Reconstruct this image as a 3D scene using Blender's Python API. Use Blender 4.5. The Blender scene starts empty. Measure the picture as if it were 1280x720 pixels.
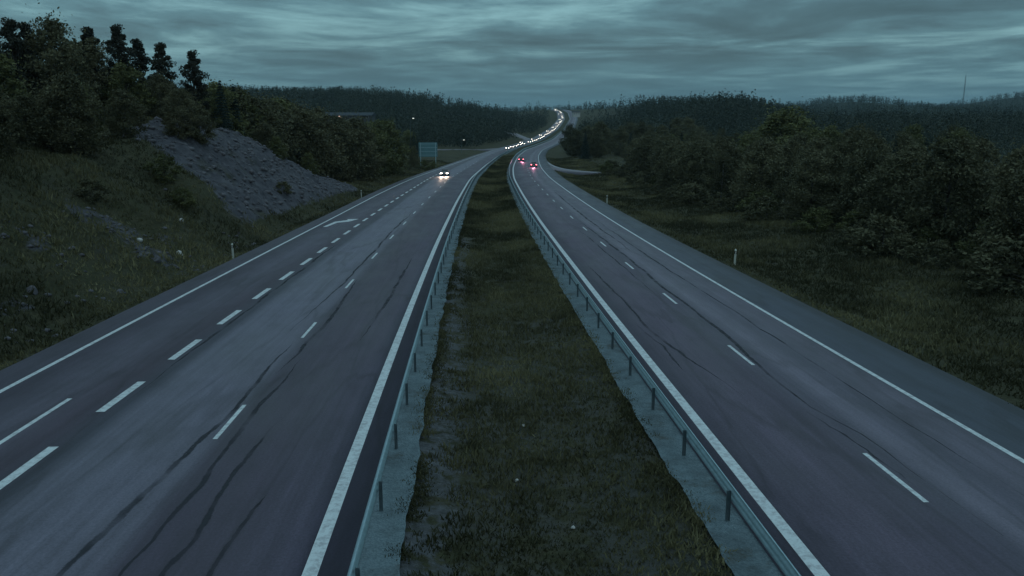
import bpy, bmesh, math, random
import numpy as np
from mathutils import Vector, Matrix, noise as mnoise
random.seed(7)
rng = np.random.default_rng(11)
R = math.radians
scene = bpy.context.scene
COL = scene.collection

# ------------------------------------------------------------------ camera
EYE = 8.2
cd = bpy.data.cameras.new('camera'); cam = bpy.data.objects.new('camera', cd); COL.objects.link(cam)
cd.sensor_width = 36; cd.lens = 29.25; cd.clip_start = 0.3; cd.clip_end = 20000
PITCH = math.atan((360 - 145) / 1040.0)
cam.location = (0, 0, EYE); cam.rotation_euler = (math.pi/2 - PITCH, 0, 0)
scene.camera = cam

HAZE = 0.00007
# ------------------------------------------------------------------ world: dusk, layered overcast
world = bpy.data.worlds.new('World'); scene.world = world; world.use_nodes = True
nt = world.node_tree; nt.nodes.clear()
class NB:
    """small node builder"""
    def __init__(s, tree): s.t = tree
    def n(s, kind, **kw):
        nd = s.t.nodes.new(kind)
        for k, v in kw.items():
            if k.startswith('i_'):
                nd.inputs[k[2:].replace('_', ' ')].default_value = v
            else: setattr(nd, k, v)
        return nd
    def l(s, a, b): s.t.links.new(a, b)
    def math(s, op, a, b=None, clamp=False):
        nd = s.t.nodes.new('ShaderNodeMath'); nd.operation = op; nd.use_clamp = clamp
        for i, v in enumerate((a, b)):
            if v is None: continue
            if isinstance(v, (int, float)): nd.inputs[i].default_value = v
            else: s.l(v, nd.inputs[i])
        return nd.outputs[0]
    def mix(s, f, a, b, typ='MIX'):
        nd = s.t.nodes.new('ShaderNodeMix'); nd.data_type = 'RGBA'; nd.blend_type = typ
        for i, v in ((0, f), (6, a), (7, b)):
            if isinstance(v, (int, float)): nd.inputs[i].default_value = v
            elif isinstance(v, tuple): nd.inputs[i].default_value = (*v, 1)
            else: s.l(v, nd.inputs[i])
        return nd.outputs[2]
    def ramp(s, fac, stops):
        nd = s.t.nodes.new('ShaderNodeValToRGB'); cr = nd.color_ramp
        while len(cr.elements) < len(stops): cr.elements.new(.5)
        for e, (p, c) in zip(cr.elements, stops):
            e.position = p; e.color = (c, c, c, 1) if isinstance(c, (int, float)) else (*c, 1)
        s.l(fac, nd.inputs[0]); return nd.outputs[0]
    def noise(s, vec, scale, detail=4, rough=.55, dist=0):
        nd = s.n('ShaderNodeTexNoise'); nd.inputs['Scale'].default_value = scale
        nd.inputs['Detail'].default_value = detail; nd.inputs['Roughness'].default_value = rough
        nd.inputs['Distortion'].default_value = dist
        if vec is not None: s.l(vec, nd.inputs['Vector'])
        return nd.outputs[0]
    def mapping(s, vec, scale=(1,1,1), loc=(0,0,0), rot=(0,0,0)):
        nd = s.n('ShaderNodeMapping'); nd.inputs['Scale'].default_value = scale
        nd.inputs['Location'].default_value = loc; nd.inputs['Rotation'].default_value = rot
        s.l(vec, nd.inputs['Vector']); return nd.outputs[0]
w = NB(nt)
SUN_EL, SUN_ROT = R(9), R(165)
sky = w.n('ShaderNodeTexSky', sky_type='NISHITA', sun_disc=False, sun_elevation=SUN_EL, sun_rotation=SUN_ROT)
tc = w.n('ShaderNodeTexCoord')
sep = w.n('ShaderNodeSeparateXYZ'); w.l(tc.outputs['Generated'], sep.inputs[0])
zc_ = w.math('MAXIMUM', sep.outputs[2], 0.0)
den = w.math('ADD', zc_, 0.035)
cx = w.math('DIVIDE', sep.outputs[0], den); cy = w.math('DIVIDE', sep.outputs[1], den)
cmb = w.n('ShaderNodeCombineXYZ'); w.l(cx, cmb.inputs[0]); w.l(cy, cmb.inputs[1])
v1 = w.mapping(cmb.outputs[0], (1.0, .8, 1), (5.3, 2.2, 0), (0, 0, R(4)))
n1 = w.noise(v1, .62, 9, .62, .4)
n2 = w.noise(w.mapping(cmb.outputs[0], (.5, .5, 1), (2.7, 8.9, 0)), .22, 3, .5, .2)
cl = w.math('ADD', w.math('MULTIPLY', n1, .62), w.math('MULTIPLY', n2, .38))
cloud = w.ramp(cl, [(.36, (.45, .90, 1.10)), (.455, (.67, 1.36, 1.66)), (.52, (1.0, 2.10, 2.50)), (.60, (2.05, 3.9, 4.3))])
# pale clear strip low over the hills, overcast getting brighter towards the zenith
low = w.ramp(sep.outputs[2], [(0.0, 1.0), (.035, .55), (.075, 0.0)])
cloud = w.mix(w.math('MULTIPLY', low, .75), cloud, (.98, 2.55, 3.35))
grad = w.math('ADD', w.math('MULTIPLY', w.math('POWER', zc_, .9), 4.6), 0.92)
cloud = w.mix(1.0, cloud, grad, 'MULTIPLY')
cloud = w.mix(1.0, cloud, w.ramp(sep.outputs[2], [(.12, (1, 1, 1)), (.5, (1.38, 1.02, 1.02))]), 'MULTIPLY')
final = w.mix(.94, sky.outputs[0], cloud)
bg = w.n('ShaderNodeBackground'); w.l(final, bg.inputs[0]); bg.inputs[1].default_value = 0.075
out = w.n('ShaderNodeOutputWorld'); w.l(bg.outputs[0], out.inputs[0])

sd = bpy.data.lights.new('sun', 'SUN'); sun = bpy.data.objects.new('sun', sd); COL.objects.link(sun)
sd.energy = 0.12; sd.angle = R(40); sd.color = (.85, .95, 1.0)
sun.rotation_euler = (math.pi/2 - SUN_EL, 0, math.pi - SUN_ROT)
sun.location = (0, 60, 200)
vs = scene.view_settings
scene.display_settings.display_device = 'sRGB'
vs.view_transform = 'Standard'; vs.look = 'None'; vs.exposure = 0; vs.gamma = 1; vs.use_curve_mapping = False
scene.render.engine = 'CYCLES'
scene.cycles.max_bounces = 5; scene.cycles.diffuse_bounces = 2; scene.cycles.glossy_bounces = 2
scene.cycles.transparent_max_bounces = 6; scene.cycles.volume_bounces = 0
scene.cycles.use_denoising = True
scene.cycles.sample_clamp_indirect = 2.0
scene.render.filter_size = 1.9

# ------------------------------------------------------------------ object helpers
def tag(o, label=None, cat=None, group=None, kind=None):
    if label: o['label'] = label
    if cat: o['category'] = cat
    if group: o['group'] = group
    if kind: o['kind'] = kind
    return o
def empty(name, loc=(0,0,0), rz=0, sc=1):
    o = bpy.data.objects.new(name, None); COL.objects.link(o)
    o.location = loc; o.rotation_euler = (0, 0, rz); o.scale = (sc, sc, sc) if isinstance(sc, (int, float)) else sc
    o.empty_display_size = .2
    return o
def link(name, me, mat, parent=None):
    o = bpy.data.objects.new(name, me); COL.objects.link(o)
    if mat is not None and not me.materials: me.materials.append(mat)
    if parent: o.parent = parent
    return o
def mesh_np(name, V, F, smooth=False):
    """V (n,3), F (m,k) same-size faces"""
    V = np.asarray(V, np.float32); F = np.asarray(F, np.int32)
    me = bpy.data.meshes.new(name); k = F.shape[1]
    me.vertices.add(len(V)); me.vertices.foreach_set('co', V.ravel())
    me.loops.add(F.size); me.loops.foreach_set('vertex_index', F.ravel())
    me.polygons.add(len(F)); me.polygons.foreach_set('loop_start', np.arange(0, F.size, k, dtype=np.int32))
    me.polygons.foreach_set('loop_total', np.full(len(F), k, np.int32))
    me.update(calc_edges=True)
    if smooth: me.polygons.foreach_set('use_smooth', np.ones(len(F), bool))
    return me
def bm_mesh(name, bm, smooth=False):
    me = bpy.data.meshes.new(name); bmesh.ops.recalc_face_normals(bm, faces=bm.faces); bm.to_mesh(me); bm.free()
    if smooth:
        for p in me.polygons: p.use_smooth = True
    return me
def add_box(bm, lo, hi, bev=0, rot=None):
    lo, hi = Vector(lo), Vector(hi); c = (lo+hi)/2; s = hi-lo
    M = Matrix.Translation(c) @ (rot if rot else Matrix()) @ Matrix.Diagonal((*s, 1))
    r = bmesh.ops.create_cube(bm, size=1, matrix=M)
    if bev:
        es = list({e for v in r['verts'] for e in v.link_edges})
        bmesh.ops.bevel(bm, geom=es, offset=bev, segments=2, affect='EDGES', profile=.6)
def add_tube(bm, a, b, r0, r1=None, seg=8):
    a, b = Vector(a), Vector(b); d = b-a; L = d.length
    q = d.to_track_quat('Z', 'Y').to_matrix().to_4x4()
    bmesh.ops.create_cone(bm, cap_ends=True, segments=seg, radius1=r0, radius2=r0 if r1 is None else r1, depth=L,
                          matrix=Matrix.Translation((a+b)/2) @ q)
def copy_tree(o, parent=None):
    c = o.copy(); COL.objects.link(c); c.parent = parent
    for ch in list(o.children): copy_tree(ch, c)
    return c

# ------------------------------------------------------------------ the lie of the road
def curve(pts, sm=0):
    xs = np.array([p[0] for p in pts], float); ys = np.array([p[1] for p in pts], float)
    g = np.arange(-200., 4200., 2.); v = np.interp(g, xs, ys)
    if xs[0] > -200:
        s0 = (ys[1]-ys[0])/(xs[1]-xs[0]); m = g < xs[0]; v[m] = ys[0] + s0*(g[m]-xs[0])
    for _ in range(3):
        if sm: v = np.convolve(np.pad(v, sm, 'edge'), np.ones(2*sm+1)/(2*sm+1), 'valid')
    return lambda y: np.interp(y, g, v)
S1 = 33/1040.
zroad = curve([(-200, 200*S1), (0, 0), (90, -90*S1), (150, -4.1), (200, -5.1), (260, -6.2), (340, -7.2), (450, -8),
               (600, -8), (850, -5.0), (1000, -1.5), (1150, 4), (1300, 14), (1420, 19), (1500, 18), (1700, 8), (4200, 0)], 12)
xL = curve([(-50, -.6), (0, -3.15), (14.5, -3.9), (27.5, -4.58), (37.6, -5.0), (48, -5.45), (72, -6.4), (115, -7.65), (175, -8.75),
            (245, -7.8), (326, -5.5), (395, -1.2), (440, 3.5), (513, 12.5), (580, 20.5), (695, 31), (822, 43), (1000, 58), (1150, 71),
            (1290, 77), (1380, 75), (1480, 66), (1600, 40), (1800, -20), (4200, -800)], 5)
xR = curve([(-50, 9.3), (0, 6.6), (14.8, 5.97), (27, 5.4), (47, 4.5), (61, 4.0), (82, 3.15), (125, 1.75), (177, .35), (225, .25), (270, .95),
            (330, 2.6), (400, 6.6), (440, 11), (513, 19.5), (580, 27.5), (695, 38.5), (822, 50.5), (1000, 65.5), (1150, 79),
            (1290, 85), (1380, 83), (1480, 74), (1600, 48), (1800, -12), (4200, -792)], 5)
offLE = curve([(-200, 12.6), (0, 12.6), (140, 12.8), (200, 11.6), (290, 9.3), (370, 8.0), (4200, 7.7)], 6)   # left carriageway outer line
offSR = curve([(-200, 10.5), (0, 10.45), (4200, 10.2)])
def slope(f, y): return (f(y+1)-f(y-1))/2
def at(f, y, off):
    """point beside curve f at parameter y, off metres to the right (normal)"""
    s = slope(f, y); n = 1/np.sqrt(1+s*s)
    X = f(y) + off*n; Y = y - off*s*n
    return X, Y

sm = lambda t: np.clip(t, 0, 1)**2*(3-2*np.clip(t, 0, 1))
hillL = curve([(-200, 5), (0, 6), (40, 7.0), (62, 7.2), (78, 8.2), (92, 10.8), (105, 10.2), (118, 7.6), (130, 4.4), (142, 1.9), (158, .7), (4200, .6)], 2)
_P = np.random.default_rng(3)
_lat = _P.random((64, 64))
def vnoise(x, y):
    xi = np.floor(x).astype(int); yi = np.floor(y).astype(int); fx = x-xi; fy = y-yi
    fx = fx*fx*(3-2*fx); fy = fy*fy*(3-2*fy)
    g = lambda a, b: _lat[a % 64, b % 64]
    return (g(xi, yi)*(1-fx)+g(xi+1, yi)*fx)*(1-fy) + (g(xi, yi+1)*(1-fx)+g(xi+1, yi+1)*fx)*fy
def fbm(x, y, o=4):
    r = 0; a = .5
    for i in range(o): r = r + a*(vnoise(x*2**i+i*7.3, y*2**i+i*3.1)-.5); a *= .5
    return r
def terrain(X, Y):
    X = np.asarray(X, float); Y = np.asarray(Y, float)
    z0 = zroad(Y)
    nl = 1/np.sqrt(1+slope(xL, Y)**2); nr = 1/np.sqrt(1+slope(xR, Y)**2)
    eL = xL(Y) - (offLE(Y)+1.45)/nl; eR = xR(Y) + offSR(Y)/nr
    dl = np.maximum(eL-X, 0); dr = np.maximum(X-eR, 0)
    mL = xL(Y)+.9/nl; mR = xR(Y)-.9/nr
    t = np.clip((X-mL)/np.maximum(mR-mL, .5), 0, 1)
    h = np.full(X.shape, -.14)
    inmed = (X > mL) & (X < mR)
    h = np.where(inmed, -.12 - .42*np.sin(np.pi*t)**1.5*np.clip((mR-mL)/7, 0, 1) + .10*fbm(X*.9, Y*.9)*np.sin(np.pi*t), h)
    # left side
    hl = -.12 - .35*sm(dl/2.2)*(1-sm((dl-2.5)/2.5))
    f = sm((dl-.5)/15)*.55 + .45*np.clip((dl-2)/11, 0, 1)
    H = hillL(Y)
    hl = hl + H*f + np.clip(dl-14, 0, 60)*.05*np.clip(H/7, 0, 1)
    hl = hl + fbm(X*.16, Y*.16)*2.2*sm((dl-2)/6)*np.clip(H/6, .2, 1) + fbm(X*.8+9, Y*.8)*.55*sm((dl-1.5)/3)
    rock = rockmask(X, Y, dl)
    rg = np.abs(fbm(X*.10+20, Y*.30+3))*2.8 + np.abs(fbm(X*1.2, Y*1.0+3))*.5
    hl = hl + rock*rg - .3*rock
    h = np.where(dl > 0, hl, h)
    # right side
    hr = -.12 - .55*sm(dr/4)*(1-sm((dr-5)/9)) + np.clip(dr-14, 0, 60)*.03 + fbm(X*.14, Y*.14+4)*1.3*sm((dr-2)/10) + fbm(X*.7, Y*.7+4)*.3*sm((dr-1)/4)
    h = np.where(dr > 0, hr, h)
    z = z0 + h
    # wooded ridges well away from the road
    away = np.maximum(dl, dr)
    b = sm((away-6)/70)
    left = dl > dr
    lr = 27*sm((Y-380)/450)*sm((-X+60)/220)*(1-.35*sm((Y-1000)/400)) + 6*fbm(X*.008, Y*.008)
    rr = 16*sm((Y-300)/260)*sm((X-25)/110)*(1-.75*sm((X-.25*Y)/(.10*Y+20))) + 5*fbm(X*.006+5, Y*.006)
    far = sm((Y-220)/200)
    land = np.where(left, lr, rr)
    zz = z + b*far*(land) - b*.6*np.clip(z0, 0, None)
    # beyond the crest the country evens out
    base = 13 + 8*fbm(X*.003, Y*.003) + 11*sm((Y-1700)/900) - 22*sm((Y-3200)/3000) + 26*np.exp(-((X-740)/120)**2-((Y-1850)/250)**2) + 42*np.exp(-((X-1260)/170)**2-((Y-1950)/350)**2)
    k = sm((Y-1150)/500)*b
    return zz*(1-k) + (base + .12*b*far*land)*k
def rockmask(X, Y, dl):
    n = fbm(X*.2+2, Y*.2)*9
    a = sm((Y-71 + n*.9 - dl*.25)/9) * (1-sm((Y-138+n*.3)/6)) * sm((dl-2.6+n*.12)/2) * (1-sm((dl-15.5+n*.4)/2.5))
    return a

# ------------------------------------------------------------------ materials
def new_mat(name):
    m = bpy.data.materials.new(name); m.use_nodes = True
    t = m.node_tree; b = t.nodes['Principled BSDF']; return m, NB(t), b
def simple(name, col, rough=.6, metal=0, var=.25, scale=3., bump=0):
    m, q, b = new_mat(name)
    tc = q.n('ShaderNodeTexCoord')
    n = q.noise(tc.outputs['Object'], scale, 5, .6)
    f = q.ramp(n, [(.3, 1-var), (.7, 1+var)])
    q.l(q.mix(1.0, col, f, 'MULTIPLY'), b.inputs['Base Color'])
    b.inputs['Roughness'].default_value = rough; b.inputs['Metallic'].default_value = metal
    if bump:
        bp = q.n('ShaderNodeBump'); bp.inputs['Strength'].default_value = bump; bp.inputs['Distance'].default_value = .02
        q.l(n, bp.inputs['Height']); q.l(bp.outputs[0], b.inputs['Normal'])
    return m
def emis(name, col, s):
    m, q, b = new_mat(name)
    b.inputs['Base Color'].default_value = (*col, 1)
    b.inputs['Emission Color'].default_value = (*col, 1); b.inputs['Emission Strength'].default_value = s
    return m

def asphalt(name, bands, wmax, seed):
    """bands: (t metres from the median-side line, colour) lanes of differently aged asphalt"""
    m, q, b = new_mat(name)
    uv = q.n('ShaderNodeUVMap'); uv.uv_map = 'road'
    sp = q.n('ShaderNodeSeparateXYZ'); q.l(uv.outputs[0], sp.inputs[0])
    t0 = 2.0
    wob = q.noise(q.mapping(uv.outputs[0], (.05, .3, 1), (seed, 0, 0)), 1.0, 3)
    tt = q.math('ADD', sp.outputs[1], q.math('MULTIPLY', q.math('SUBTRACT', wob, .5), .3))
    tn = q.math('DIVIDE', q.math('ADD', tt, t0), wmax + t0)
    base = q.ramp(tn, [((t+t0)/(wmax+t0), c) for t, c in bands])
    st = q.noise(q.mapping(uv.outputs[0], (.02, 1.3, 1), (seed*3, 0, 0)), 1.0, 6, .6)
    base = q.mix(1.0, base, q.ramp(st, [(.3, .88), (.5, 1.0), (.7, 1.10)]), 'MULTIPLY')
    pt = q.noise(q.mapping(uv.outputs[0], (.12, .35, 1), (seed*5, 2, 0)), 1.0, 5, .6)
    base = q.mix(1.0, base, q.ramp(pt, [(.3, .84), (.7, 1.16)]), 'MULTIPLY')
    gr = q.noise(uv.outputs[0], 14, 3, .8)
    base = q.mix(1.0, base, q.ramp(gr, [(.3, .72), (.7, 1.30)]), 'MULTIPLY')
    fs = q.noise(q.mapping(uv.outputs[0], (.07, 5.0, 1), (seed*7, 0, 0)), 1.0, 5, .65)
    base = q.mix(1.0, base, q.ramp(fs, [(.32, .84), (.68, 1.16)]), 'MULTIPLY')
    pa = q.noise(q.mapping(uv.outputs[0], (.35, .9, 1), (seed*2, 9, 0)), 1.0, 7, .75)
    base = q.mix(1.0, base, q.ramp(pa, [(.36, .80), (.5, 1.0), (.66, 1.12)]), 'MULTIPLY')
    # damp, dark wandering crack-like stains
    ck = q.n('ShaderNodeTexVoronoi'); ck.feature = 'DISTANCE_TO_EDGE'; ck.inputs['Scale'].default_value = 1
    dv = q.mapping(uv.outputs[0], (.035, .30, 1), (seed, 1, 0))
    wv = q.n('ShaderNodeTexNoise'); wv.inputs['Scale'].default_value = 4; wv.inputs['Detail'].default_value = 5; q.l(dv, wv.inputs['Vector'])
    dm = q.n('ShaderNodeVectorMath', operation='MULTIPLY_ADD'); q.l(wv.outputs['Color'], dm.inputs[0]); dm.inputs[1].default_value = (.5, .35, 0); q.l(dv, dm.inputs[2])
    q.l(dm.outputs[0], ck.inputs['Vector'])
    crack = q.ramp(ck.outputs['Distance'], [(.0, .72), (.012, .8), (.03, 1.0)])
    base = q.mix(1.0, base, crack, 'MULTIPLY')
    base = q.mix(1.0, base, (.91, .93, .98), 'MULTIPLY')
    q.l(base, b.inputs['Base Color'])
    q.l(q.ramp(pt, [(.3, .48), (.7, .68)]), b.inputs['Roughness'])
    b.inputs['Specular IOR Level'].default_value = .5
    bp = q.n('ShaderNodeBump'); bp.inputs['Strength'].default_value = .35; bp.inputs['Distance'].default_value = .01
    q.l(gr, bp.inputs['Height']); q.l(bp.outputs[0], b.inputs['Normal'])
    return m
DK, LT, SH = (.064, .047, .068), (.124, .112, .142), (.066, .076, .104)
M_ASL = asphalt('asphalt_left', [(-.9, (.030, .025, .040)), (.1, (.034, .028, .046)), (.5, (.084, .070, .098)), (2.0, (.062, .048, .070)), (3.8, (.046, .038, .054)),
                                 (4.2, (.092, .086, .108)), (5.2, (.116, .110, .138)), (7.3, (.112, .108, .134)), (7.8, (.036, .038, .052)), (8.9, (.056, .042, .060)), (10.6, (.104, .094, .120)),
                                 (12.2, (.056, .048, .068)), (13.2, (.076, .070, .092))], 14.5, 1.3)
M_ASR = asphalt('asphalt_right', [(-.9, (.034, .030, .044)), (.3, (.076, .062, .086)), (2.0, (.094, .074, .102)), (3.4, (.060, .048, .070)),
                                  (4.3, (.064, .056, .078)), (4.9, (.130, .114, .142)), (5.9, (.074, .066, .088)), (6.6, (.114, .100, .126)), (7.5, (.092, .080, .102)),
                                  (7.72, (.046, .055, .074)), (9.6, (.044, .054, .073)), (10.1, (.024, .030, .038))], 10.5, 4.1)
M_RAMP = simple('asphalt_slip', (.12, .11, .13), .6, 0, .2, .4)
M_PAINT = None
def paint():
    m, q, b = new_mat('road_paint')
    tc = q.n('ShaderNodeTexCoord')
    n = q.noise(tc.outputs['Object'], 5, 6, .75)
    q.l(q.mix(q.ramp(n, [(.36, 0.0), (.56, 1.0)]), (.34, .36, .37), (.58, .65, .65)), b.inputs['Base Color'])
    b.inputs['Roughness'].default_value = .55
    return m
M_PAINT = paint()
def tar():
    m, q, b = new_mat('bitumen_seal')
    uv = q.n('ShaderNodeUVMap'); uv.uv_map = 'road'; sp = q.n('ShaderNodeSeparateXYZ'); q.l(uv.outputs[0], sp.inputs[0])
    ge = q.n('ShaderNodeNewGeometry')
    n = q.noise(ge.outputs['Position'], 2.2, 8, .75); n2 = q.noise(ge.outputs['Position'], .35, 3, .6)
    e = q.math('SUBTRACT', 1.0, q.math('ABSOLUTE', sp.outputs[1]))
    e = q.math('ADD', e, q.math('MULTIPLY', q.math('SUBTRACT', n, .5), 1.5))
    a = q.math('MULTIPLY', q.ramp(e, [(.10, 0.), (.5, 1.)]), q.ramp(n2, [(.36, .12), (.60, .85)]))
    b.inputs['Base Color'].default_value = (.022, .025, .032, 1); b.inputs['Roughness'].default_value = .9
    q.l(a, b.inputs['Alpha']); return m
M_TAR = tar()
def crushed():
    m, q, b = new_mat('crushed_stone')
    ge = q.n('ShaderNodeNewGeometry'); p = ge.outputs['Position']
    v = q.n('ShaderNodeTexVoronoi'); v.inputs['Scale'].default_value = 26; q.l(p, v.inputs['Vector'])
    sv = q.n('ShaderNodeSeparateColor'); q.l(v.outputs['Color'], sv.inputs[0])
    col = q.mix(sv.outputs[0], (.088, .130, .145), (.140, .195, .212))
    col = q.mix(1.0, col, q.ramp(q.noise(p, 1.1, 6, .7), [(.32, .62), (.6, 1.12)]), 'MULTIPLY')
    col = q.mix(q.ramp(q.noise(p, .8, 7, .75), [(.54, 0.), (.66, .75)]), col, (.048, .050, .040))
    q.l(col, b.inputs['Base Color']); b.inputs['Roughness'].default_value = .95
    bp = q.n('ShaderNodeBump'); bp.inputs['Strength'].default_value = .8; bp.inputs['Distance'].default_value = .03
    q.l(v.outputs['Distance'], bp.inputs['Height']); q.l(bp.outputs[0], b.inputs['Normal']); return m
M_STRIP = crushed()
M_STEEL = simple('galvanised_steel', (.28, .42, .46), .5, .1, .14, 6)
M_POST = simple('weathered_steel', (.10, .14, .155), .6, .5, .2, 6)
M_WHITE = simple('white_plastic', (.42, .45, .40), .6, 0, .12, 4)
M_BLACK = simple('black_plastic', (.02, .02, .022), .5, 0, .1, 4)
M_REFL = simple('reflector', (.6, .6, .55), .2, .2, .1, 30)
M_BARK = simple('bark', (.045, .040, .034), .9, 0, .4, 3, .6)
M_BIRCH = simple('birch_bark', (.30, .31, .30), .8, 0, .5, 3, .3)
M_STONE = simple('stone', (.100, .098, .108), .95, 0, .40, .8, .5)
M_PALE = simple('pale_stone', (.42, .42, .40), .9, 0, .2, 4, .4)

def ground_mat():
    m, q, b = new_mat('ground')
    ge = q.n('ShaderNodeNewGeometry'); pos = ge.outputs['Position']
    at_ = q.n('ShaderNodeAttribute'); at_.attribute_name = 'zone'
    sp = q.n('ShaderNodeSeparateColor'); q.l(at_.outputs['Color'], sp.inputs[0])
    rockm, gravm, farm = sp.outputs[0], sp.outputs[1], sp.outputs[2]
    a = q.noise(pos, .11, 6, .65); c = q.noise(pos, .9, 8, .7); d = q.noise(pos, 5, 6, .75)
    grass = q.mix(q.ramp(a, [(.35, 0.), (.65, 1.)]), (.026, .030, .015), (.074, .078, .040))
    grass = q.mix(q.ramp(c, [(.42, 0.), (.6, 1.)]), grass, (.076, .074, .042))
    grass = q.mix(q.ramp(d, [(.40, 0.0), (.62, .7)]), grass, (.026, .024, .014))
    earth = q.mix(d, (.035, .032, .026), (.085, .085, .080))
    grass = q.mix(q.ramp(q.noise(pos, .35, 6, .7), [(.56, 0.), (.68, .55)]), grass, earth)
    grav = q.mix(q.ramp(d, [(.35, 0.), (.65, 1.)]), (.058, .062, .066), (.140, .148, .156))
    gm = q.math('MULTIPLY', gravm, q.ramp(q.noise(pos, 1.3, 6, .7), [(.42, 0.), (.53, 1.)]))
    col = q.mix(gm, grass, grav)
    vo = q.n('ShaderNodeTexVoronoi'); vo.inputs['Scale'].default_value = 1.1; q.l(pos, vo.inputs['Vector'])
    rk = q.mix(q.ramp(c, [(.35, 0.), (.65, 1.)]), (.054, .056, .066), (.122, .122, .136))
    rk = q.mix(1.0, rk, q.ramp(vo.outputs['Distance'], [(.1, 1.05), (.6, .85)]), 'MULTIPLY')
    rm = q.ramp(q.math('ADD', rockm, q.math('MULTIPLY', q.math('SUBTRACT', c, .5), 1.1)), [(.42, 0.), (.56, 1.)])
    rm2 = q.math('MULTIPLY', rm, q.ramp(rockm, [(.02, 0.), (.12, 1.)]))
    rm2 = q.math('MULTIPLY', rm2, q.ramp(q.noise(pos, .22, 5, .6), [(.30, .25), (.42, 1.)]))
    col = q.mix(rm2, col, rk)
    forest = q.mix(c, (.012, .020, .014), (.026, .036, .022))
    col = q.mix(farm, col, forest)
    q.l(col, b.inputs['Base Color']); b.inputs['Roughness'].default_value = .95; b.inputs['Specular IOR Level'].default_value = .15
    bp = q.n('ShaderNodeBump'); bp.inputs['Strength'].default_value = .9; bp.inputs['Distance'].default_value = .12
    hh = q.math('ADD', d, q.math('MULTIPLY', c, 2.0)); q.l(hh, bp.inputs['Height']); q.l(bp.outputs[0], b.inputs['Normal'])
    return m
M_GROUND = ground_mat()
def leaf_mat(name, c1, c2, rnd=.5):
    m, q, b = new_mat(name)
    at_ = q.n('ShaderNodeAttribute'); at_.attribute_name = 'tone'
    oi = q.n('ShaderNodeObjectInfo')
    f = q.math('ADD', q.math('MULTIPLY', at_.outputs['Fac'], 1-rnd), q.math('MULTIPLY', oi.outputs['Random'], rnd))
    col = q.mix(f, c1, c2)
    q.l(col, b.inputs['Base Color']); b.inputs['Roughness'].default_value = .8; b.inputs['Specular IOR Level'].default_value = .2
    tr = q.n('ShaderNodeBsdfTranslucent'); q.l(col, tr.inputs[0])
    mx = q.n('ShaderNodeMixShader'); mx.inputs[0].default_value = .15
    q.l(b.outputs[0], mx.inputs[1]); q.l(tr.outputs[0], mx.inputs[2])
    q.l(mx.outputs[0], q.t.nodes['Material Output'].inputs[0])
    return m
M_LEAF = leaf_mat('leaves', (.044, .048, .026), (.165, .160, .090), .35)
M_LEAFG = leaf_mat('leaves_green', (.050, .060, .024), (.165, .172, .072), .35)
M_LEAFY = leaf_mat('leaves_yellowing', (.08, .095, .035), (.14, .15, .055))
M_PINE = leaf_mat('pine_needles', (.022, .026, .020), (.050, .054, .038))
M_SPRUCE = leaf_mat('spruce_needles', (.022, .038, .034), (.042, .062, .052))
M_FAR = leaf_mat('far_foliage', (.022, .034, .028), (.074, .088, .062), 0)
M_GRASS = leaf_mat('grass_blades', (.038, .040, .019), (.172, .160, .082), 0)

# ------------------------------------------------------------------ ground sheet
def ground():
    u = np.concatenate([-np.geomspace(3200, 62, 46), np.arange(-60, 34, .62), np.geomspace(34.5, 3600, 54)])
    ys = np.concatenate([np.linspace(-160, -12, 10), np.arange(-10, 60, .6), np.arange(60, 160, .8), np.arange(160, 300, 2.0), np.arange(300, 700, 6.), np.arange(700, 1700, 14.), np.geomspace(1710, 12000, 36)])
    cxm = lambda Y: np.interp(Y, [-200, 1500, 4200], [0, 0, 0]) + (xL(Y)+xR(Y))/2*np.clip((2600-Y)/800, 0, 1)
    U, Yg = np.meshgrid(u, ys); X = U + cxm(Yg)
    # jitter outside the corridor so that no row shows
    Z = terrain(X, Yg)
    edge = sm((np.abs(U)-3000)/500) + sm((Yg-9000)/3000)
    Z = Z - edge*0
    V = np.stack([X, Yg, Z], -1).reshape(-1, 3); n, m_ = len(ys), len(u)
    i = np.arange(n-1)[:, None]*m_ + np.arange(m_-1)[None]
    F = np.stack([i, i+1, i+1+m_, i+m_], -1).reshape(-1, 4)
    me = mesh_np('ground', V, F, True)
    eL = xL(Yg) - offLE(Yg) - 1.45; dl = np.maximum(eL-X, 0)
    mL, mR = xL(Yg)+.9, xR(Yg)-.9
    rock = rockmask(X, Yg, dl)
    # smaller broken outcrops low on the grass bank
    rock = np.maximum(rock, .55*sm((fbm(X*.35+5, Yg*.2+1)-.10)/.1)*sm((dl-1.5)/2)*(1-sm((dl-9)/3))*(Yg < 75)*(Yg > 10))
    tm = np.clip((X-mL)/(mR-mL+1e-6), 0, 1)
    grav = np.where((X > mL) & (X < mR), np.clip(1-(X-mL-.2)/2.1, 0, 1)*1.6*(Yg < 75), 0) + np.where((X > mL) & (X < mR), .35, 0)*(Yg < 40)
    grav = np.clip(grav, 0, 1)
    farm = sm((np.maximum(np.maximum(dl, X-xR(Yg)-offSR(Yg)), 0)-35)/30)*sm((Yg-150)/120)
    C = np.stack([rock, grav, farm, np.ones_like(rock)], -1).reshape(-1, 4).astype(np.float32)
    at_ = me.color_attributes.new('zone', 'FLOAT_COLOR', 'POINT'); at_.data.foreach_set('color', C.ravel())
    o = link('ground', me, M_GROUND); tag(o, kind='structure')
    return o
ground()

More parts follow.
